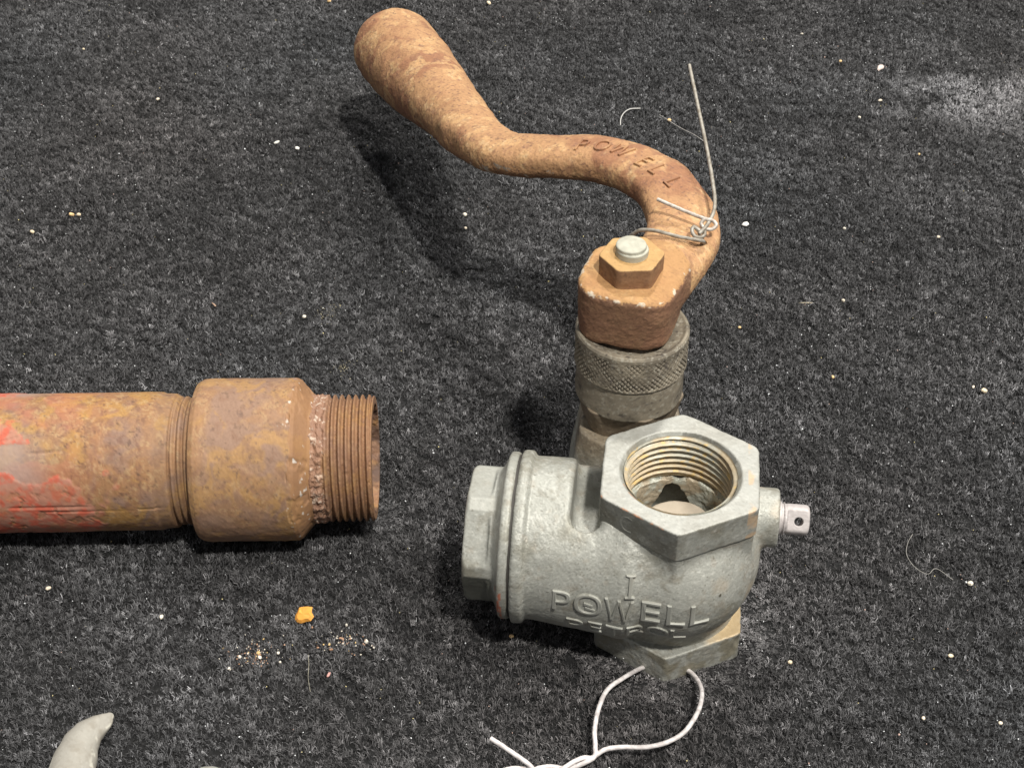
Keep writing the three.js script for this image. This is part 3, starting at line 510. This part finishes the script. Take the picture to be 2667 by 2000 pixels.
    k = mix3(k, mix3([0.27, 0.15, 0.10], [0.56, 0.45, 0.36], ss(0.54, 0.74, fbm(x * 0.9, y * 0.9, z * 0.9, 3))), cr * 0.8);
    if (R < 18.6) k = mix3(k, [0.07, 0.04, 0.03], ss(0.4, 0.6, fbm(x * .2, y * .2, z * .2, 3)) * 0.8);
    return k;
  }, true), M.pipe, root);
}

// ---------------------------------------------------------------- partly seen things at the bottom edge
{
  const pts = [[-169.6, 9.5, 46.7, 1.4], [-171.1, 9.5, 48.8, 2.6], [-172.9, 9.5, 50.6, 3.6], [-175.0, 9.4, 53.0, 4.6], [-176.3, 9.2, 56.2, 5.3], [-176.9, 9, 62, 6.3], [-176.8, 9, 70, 7.3], [-176, 9, 82, 8.2], [-174, 9, 94, 8.6]];
  const f = (x, y, z) => { let d = 1e9; for (let i = 0; i < pts.length - 1; i++) { const a = pts[i], b = pts[i + 1]; d = smin(d, caps(x, (y - 9) * 1.35 + 9, z, [a[0], (a[1] - 9) * 1.35 + 9, a[2]], b, a[3], b[3]), 0.8) ; } d = smax(d, (x + 172.5) * 0.55 + (y - 12.8) * 0.84 - (z - 60) * 0.05, 1.0); return d * 0.8 + rough(x, y, z, 0.4, 0.25); };
  const o = part('metal_horn', meshField(f, [-190, -1, 38], [-164, 20, 94], 0.4, (x, y, z, nx, ny) => { let k = greyCol(x, y, z); k = mix3(k, [0.33, 0.305, 0.265], 0.65); k = mix3(k, [0.2, 0.17, 0.13], ss(0.52, 0.72, wfbm(x * 0.25, y * 0.25, z * 0.25 + 5, 4)) * 0.35); const edge = ss(0.35, 0.5, ny) * ss(0.8, 0.6, ny); return mix3(k, [0.62, 0.6, 0.52], edge * ss(0.45, 0.6, fbm(x * .6, y * .6, z * .6, 3)) * 0.7); }), M.dull, scene);
  tag(o, 'tapered grey metal horn tip rising into the bottom left corner', 'metal horn');
  const k = part('rounded_metal_tip', meshField((x, y, z) => ell(x + 138.3, y - 4, z - 67.2, 6.5, 4.2, 6) + rough(x, y, z, 0.4, 0.3), [-147, -1, 59], [-130, 10, 76], 0.4, (x, y, z) => greyCol(x, y, z)), M.pin, scene);
  tag(k, 'small pale rounded metal tip peeking over the bottom edge right of the horn', 'metal tip');
}

// ---------------------------------------------------------------- debris on the carpet
function chipGeometry(a, b, c, n = 9) {                               // angular flake
  const top = [], P = [], I = []; for (let i = 0; i < n; i++) { const t = i / n * 6.2832, r = rr(0.68, 1.12); top.push([a * r * Math.cos(t), b * r * Math.sin(t)]); }
  for (const [y, s] of [[0, 0.85], [c * 0.6, 1], [c, 0.7]]) for (const [x, z] of top) P.push(x * s * MM, (y + rr(-0.12, 0.12) * c) * MM, z * s * MM);
  P.push(0, c * 1.05 * MM, 0); for (let k = 0; k < 2; k++) for (let i = 0; i < n; i++) { const p = k * n + i, q = k * n + (i + 1) % n; I.push(p, p + n, q, q, p + n, q + n); }
  for (let i = 0; i < n; i++) I.push(2 * n + i, 3 * n, 2 * n + (i + 1) % n);
  const g = finish(P, null, null, I).toNonIndexed(); g.computeVertexNormals(); return g;
}
function debris(name, label, cat, x, z, a, b, c, colour, turn, n, tilt = 0.15) {
  const g = paint(chipGeometry(a, b, c, n), (px, py, pz) => { const v = 0.8 + 0.5 * (fbm(px * 1.2 + x, py * 1.2, pz * 1.2 + z, 3) - 0.3); return colour.map(q => q * v); });
  const o = part(name, g, M.dull, scene); o.position.set(x * MM, 0.0011, z * MM); o.rotation.set(tilt, turn, tilt * 0.6); return tag(o, label, cat);
}
debris('rust_flake', 'orange rust flake lying on the carpet in front of the pipe', 'rust flake', -117.4, -0.1, 3.7, 3.4, 1.8, [0.80, 0.36, 0.06], 0.7, 13, 0.32);
debris('shell_chip', 'pinkish white petal shaped chip at the upper right of the carpet', 'chip', 135.9, -364.9, 2.7, 1.7, 0.8, [0.72, 0.60, 0.55], 0.9, 9);
debris('stone_chip', 'pale rounded crumb below the pinkish petal chip', 'crumb', 129.8, -332, 1.2, 0.9, 0.6, [0.62, 0.55, 0.45], 0.3, 7);
debris('paint_chip', 'white angular chip on the carpet right of the lever bend', 'paint chip', 51.6, -224.5, 1.9, 1.2, 0.9, [0.85, 0.83, 0.80], 0.4, 7);
debris('paint_chip', 'bright white chip left of the lever, larger of a close pair', 'paint chip', -150.4, -287.4, 1.6, 1.2, 0.9, [0.85, 0.83, 0.78], -0.3, 7);
debris('paint_chip', 'slim white chip just left of the brightest chip by the lever', 'paint chip', -160.4, -292.9, 1.6, 0.9, 0.8, [0.80, 0.78, 0.72], 0.5, 7);
debris('pink_chip', 'pink sliver below the crumbs in front of the pipe', 'chip', -107.3, 24.4, 1.0, 0.6, 0.5, [0.66, 0.36, 0.32], 1.1, 7);
debris('bark_chip', 'thin brown curled chip left of centre above the pipe', 'chip', -171.4, -166.6, 1.9, 0.45, 0.5, [0.42, 0.28, 0.20], -0.9, 8);
debris('splinter', 'pale straw splinter right of the knurled nut', 'splinter', 69.6, -167.9, 3.2, 0.3, 0.4, [0.52, 0.46, 0.34], -0.08, 8);
{
  // larger pale crumbs strewn about: alike, so they share one label and one group
  const spots = [[-70.8, -231.7, 1.0], [-70.3, -221.3, .8], [-243.9, -231.7, 1.1], [-240.3, -231.7, 1.0], [-257.7, -218.3, 1.0], [94, -221, .8], [84.9, -169, .9], [138.8, -282, .7], [25.1, -312.6, 1.0], [129, -112.1, 1.2], [-163.5, .9, .9], [-203, -11.6, .8], [-223.6, -332.8, .9], [-149.1, -438.5, 1.3], [-62.8, -436.7, 1.1], [-133.8, -158.2, .9], [117, -315.5, .8], [133.4, -214.5, .8], [-50.4, 8.9, .7], [37.3, 19.6, .8], [88.1, 17, .8], [101.3, -13.5, 1.1], [125.5, -114.6, .7], [72.9, -120.3, .8], [116.9, -371.3, .9], [-270.9, -384.4, .7], [101.7, -401.2, .7], [97.5, 42.9, .7], [74.5, 41.2, .7], [40.8, -151.4, .7]];
  const names = ['cream crumb between the grip shadow and the lever hub, upper of two', 'small cream crumb between the grip shadow and the hub, lower of two', 'left one of two pale crumbs side by side near the left edge', 'right one of two pale crumbs side by side near the left edge', 'lone pale crumb closest to the left edge, below the side by side pair', 'pale crumb on bare carpet right of the lever hole', 'pale crumb just above the end of the straw splinter', 'tiny pale crumb far right, below the dusty patch', 'pale crumb behind the lever beside the long upright wire', 'biggest pale crumb at the right edge, level with the gland', 'pale crumb in front of the pipe, midway between horn and rust flake', 'pale crumb below the painted end of the pipe at the left', 'pale slim crumb alone at the upper left', 'golden crumb cut by the top edge just above the grip', 'golden crumb at the top edge right of the grip', 'pale crumb above the pipe coupling beside a sandy smear', 'tiny pale crumb left below the pinkish petal chip', 'pale crumb at the right edge below the dusty patch', 'pale crumb in the shadow under the bonnet cap', 'tan crumb right of the hexagonal base', 'orange crumb at the lower right, above the bottom pair', 'straw coloured crumb right of the curly hair', 'small crumb touching the biggest crumb at the right edge', 'pale crumb to the right above the drain pin', 'pale crumb left of the pinkish petal chip near the top', 'pale crumb nearest the top left corner', 'pale crumb near the top edge right of the long wire', 'pale crumb nearest the bottom right corner', 'pale crumb left of the crumb in the bottom right corner', 'pale crumb just right of the knurled nut'];
  const first = part('crumb', paint(chipGeometry(1.0, 0.75, 0.7, 7), () => [0.80, 0.74, 0.62]), M.dull, scene);
  const tints = [[1, 1, 1], [1, 0.9, 0.75], [1, 0.75, 0.45], [0.95, 0.9, 0.85]].map(c => std(0.7, 0, { color: new THREE.Color().setRGB(...c) }));
  spots.forEach(([x, z, s], i) => {
    const o = i ? first.clone() : first; if (i) { o.name = numbered('crumb'); scene.add(o); o.userData = {}; }
    o.material = tints[(i * 7 + (i >> 2)) % 4]; o.position.set(x * MM, 0.0012, z * MM); o.rotation.set(rr(-0.4, 0.4), rr(0, 6.28), rr(-0.4, 0.4)); o.scale.set(s * 1.3 * rr(0.8, 1.1), s * 1.4, s * 1.3 * rr(0.7, 1.1));
    tag(o, names[i], 'crumb', 'pale crumbs strewn over the carpet');
  });
  // specks: far too many to count
  const sg = new THREE.IcosahedronGeometry(0.5 * MM, 0), n = 3400, im = new THREE.InstancedMesh(sg, new THREE.MeshStandardMaterial({ roughness: 0.5 }), n), m = new THREE.Matrix4(), q = new THREE.Quaternion(), e = new THREE.Euler(), c = new THREE.Color();
  for (let i = 0; i < n; i++) {
    const u = i / n; let x, z, s, col;
    if (u < 0.034) { const k = i % 2; x = (k ? -131.8 : -103) + rr(-1, 1) * rr(0.1, 1) * 14; z = (k ? 15.5 : 12) + rr(-1, 1) * rr(0, 1) * 9; s = rr(0.25, 0.8) * (rnd() < 0.18 ? 2 : 1); const t = rnd(); col = t < 0.25 ? [0.62, 0.44, 0.2] : t < 0.5 ? [0.42, 0.25, 0.16] : [0.76, 0.70, 0.60]; }
    else if (u < 0.05) { x = -131.5 + rr(-1, 1) * rr(0, 1) * 6; z = 18 + rr(-1, 1) * rr(0, 1) * 6; s = rr(0.2, 0.6); col = [0.36, 0.2, 0.12]; }
    else if (u < 0.08) { const k = i % 2; x = (k ? -124.3 : -115.5) + rr(-1, 1) * rr(0, 1) * 6; z = (k ? -160.2 : -126) + rr(-1, 1) * rr(0, 1) * 9; s = rr(0.25, 0.5); col = [0.34, 0.30, 0.20]; }
    else { x = rr(-360, 260); z = rr(-470, 90); s = rr(0.2, 0.55) * (rnd() < 0.08 ? 1.5 : 1); const t = rnd(); col = t < 0.1 ? [0.7, 0.6, 0.3] : t < 0.18 ? [0.6, 0.42, 0.36] : [0.8, 0.82, 0.84]; }
    e.set(rr(0, 6), rr(0, 6), rr(0, 6)); q.setFromEuler(e); m.compose(new THREE.Vector3(x * MM, rr(0.9, 1.7) * MM, z * MM), q, new THREE.Vector3(s, s * 0.6, s * rr(0.6, 1.2))); im.setMatrixAt(i, m); im.setColorAt(i, c.setRGB(...col));
  }
  im.name = 'dust_specks'; im.userData.kind = 'stuff'; im.castShadow = im.receiveShadow = true; scene.add(tag(im, 'tiny white and golden dust specks sprinkled over the carpet', 'dust'));
  const hair = (pts, r, col, label) => tag(part('loose_thread', wire(pts, r, 40, 6, [col, col]), M.wireWhite, scene), label, 'thread');
  hair([[1.5, 1.6, -308], [2, 2.4, -313], [4, 2.8, -318], [7, 2.6, -321.5], [12, 1.8, -323.5]], 0.28, [0.50, 0.49, 0.47], 'short pale bent thread behind the lever arm');
  hair([[21, 1.4, -318], [25, 2.2, -311], [30, 2.4, -304], [36, 2.2, -298], [41, 1.4, -292]], 0.14, [0.40, 0.38, 0.36], 'fine pale hair crossing behind the long wire end');
  hair([[86.8, 1.4, -36.5], [84.2, 2, -32], [82.6, 2.2, -26], [84.5, 2.2, -20], [88, 2.0, -17.5], [91, 2.0, -20], [96, 1.4, -15.5]], 0.11, [0.27, 0.26, 0.24], 'curly pale hair on the carpet right of the valve');
  hair([[-114.5, 1.4, 16.5], [-113.8, 2, 21], [-113.5, 2, 26], [-112.4, 1.4, 31]], 0.09, [0.30, 0.28, 0.22], 'thin straight hair between the two crumb heaps');
}
renderer.render(scene, camera);
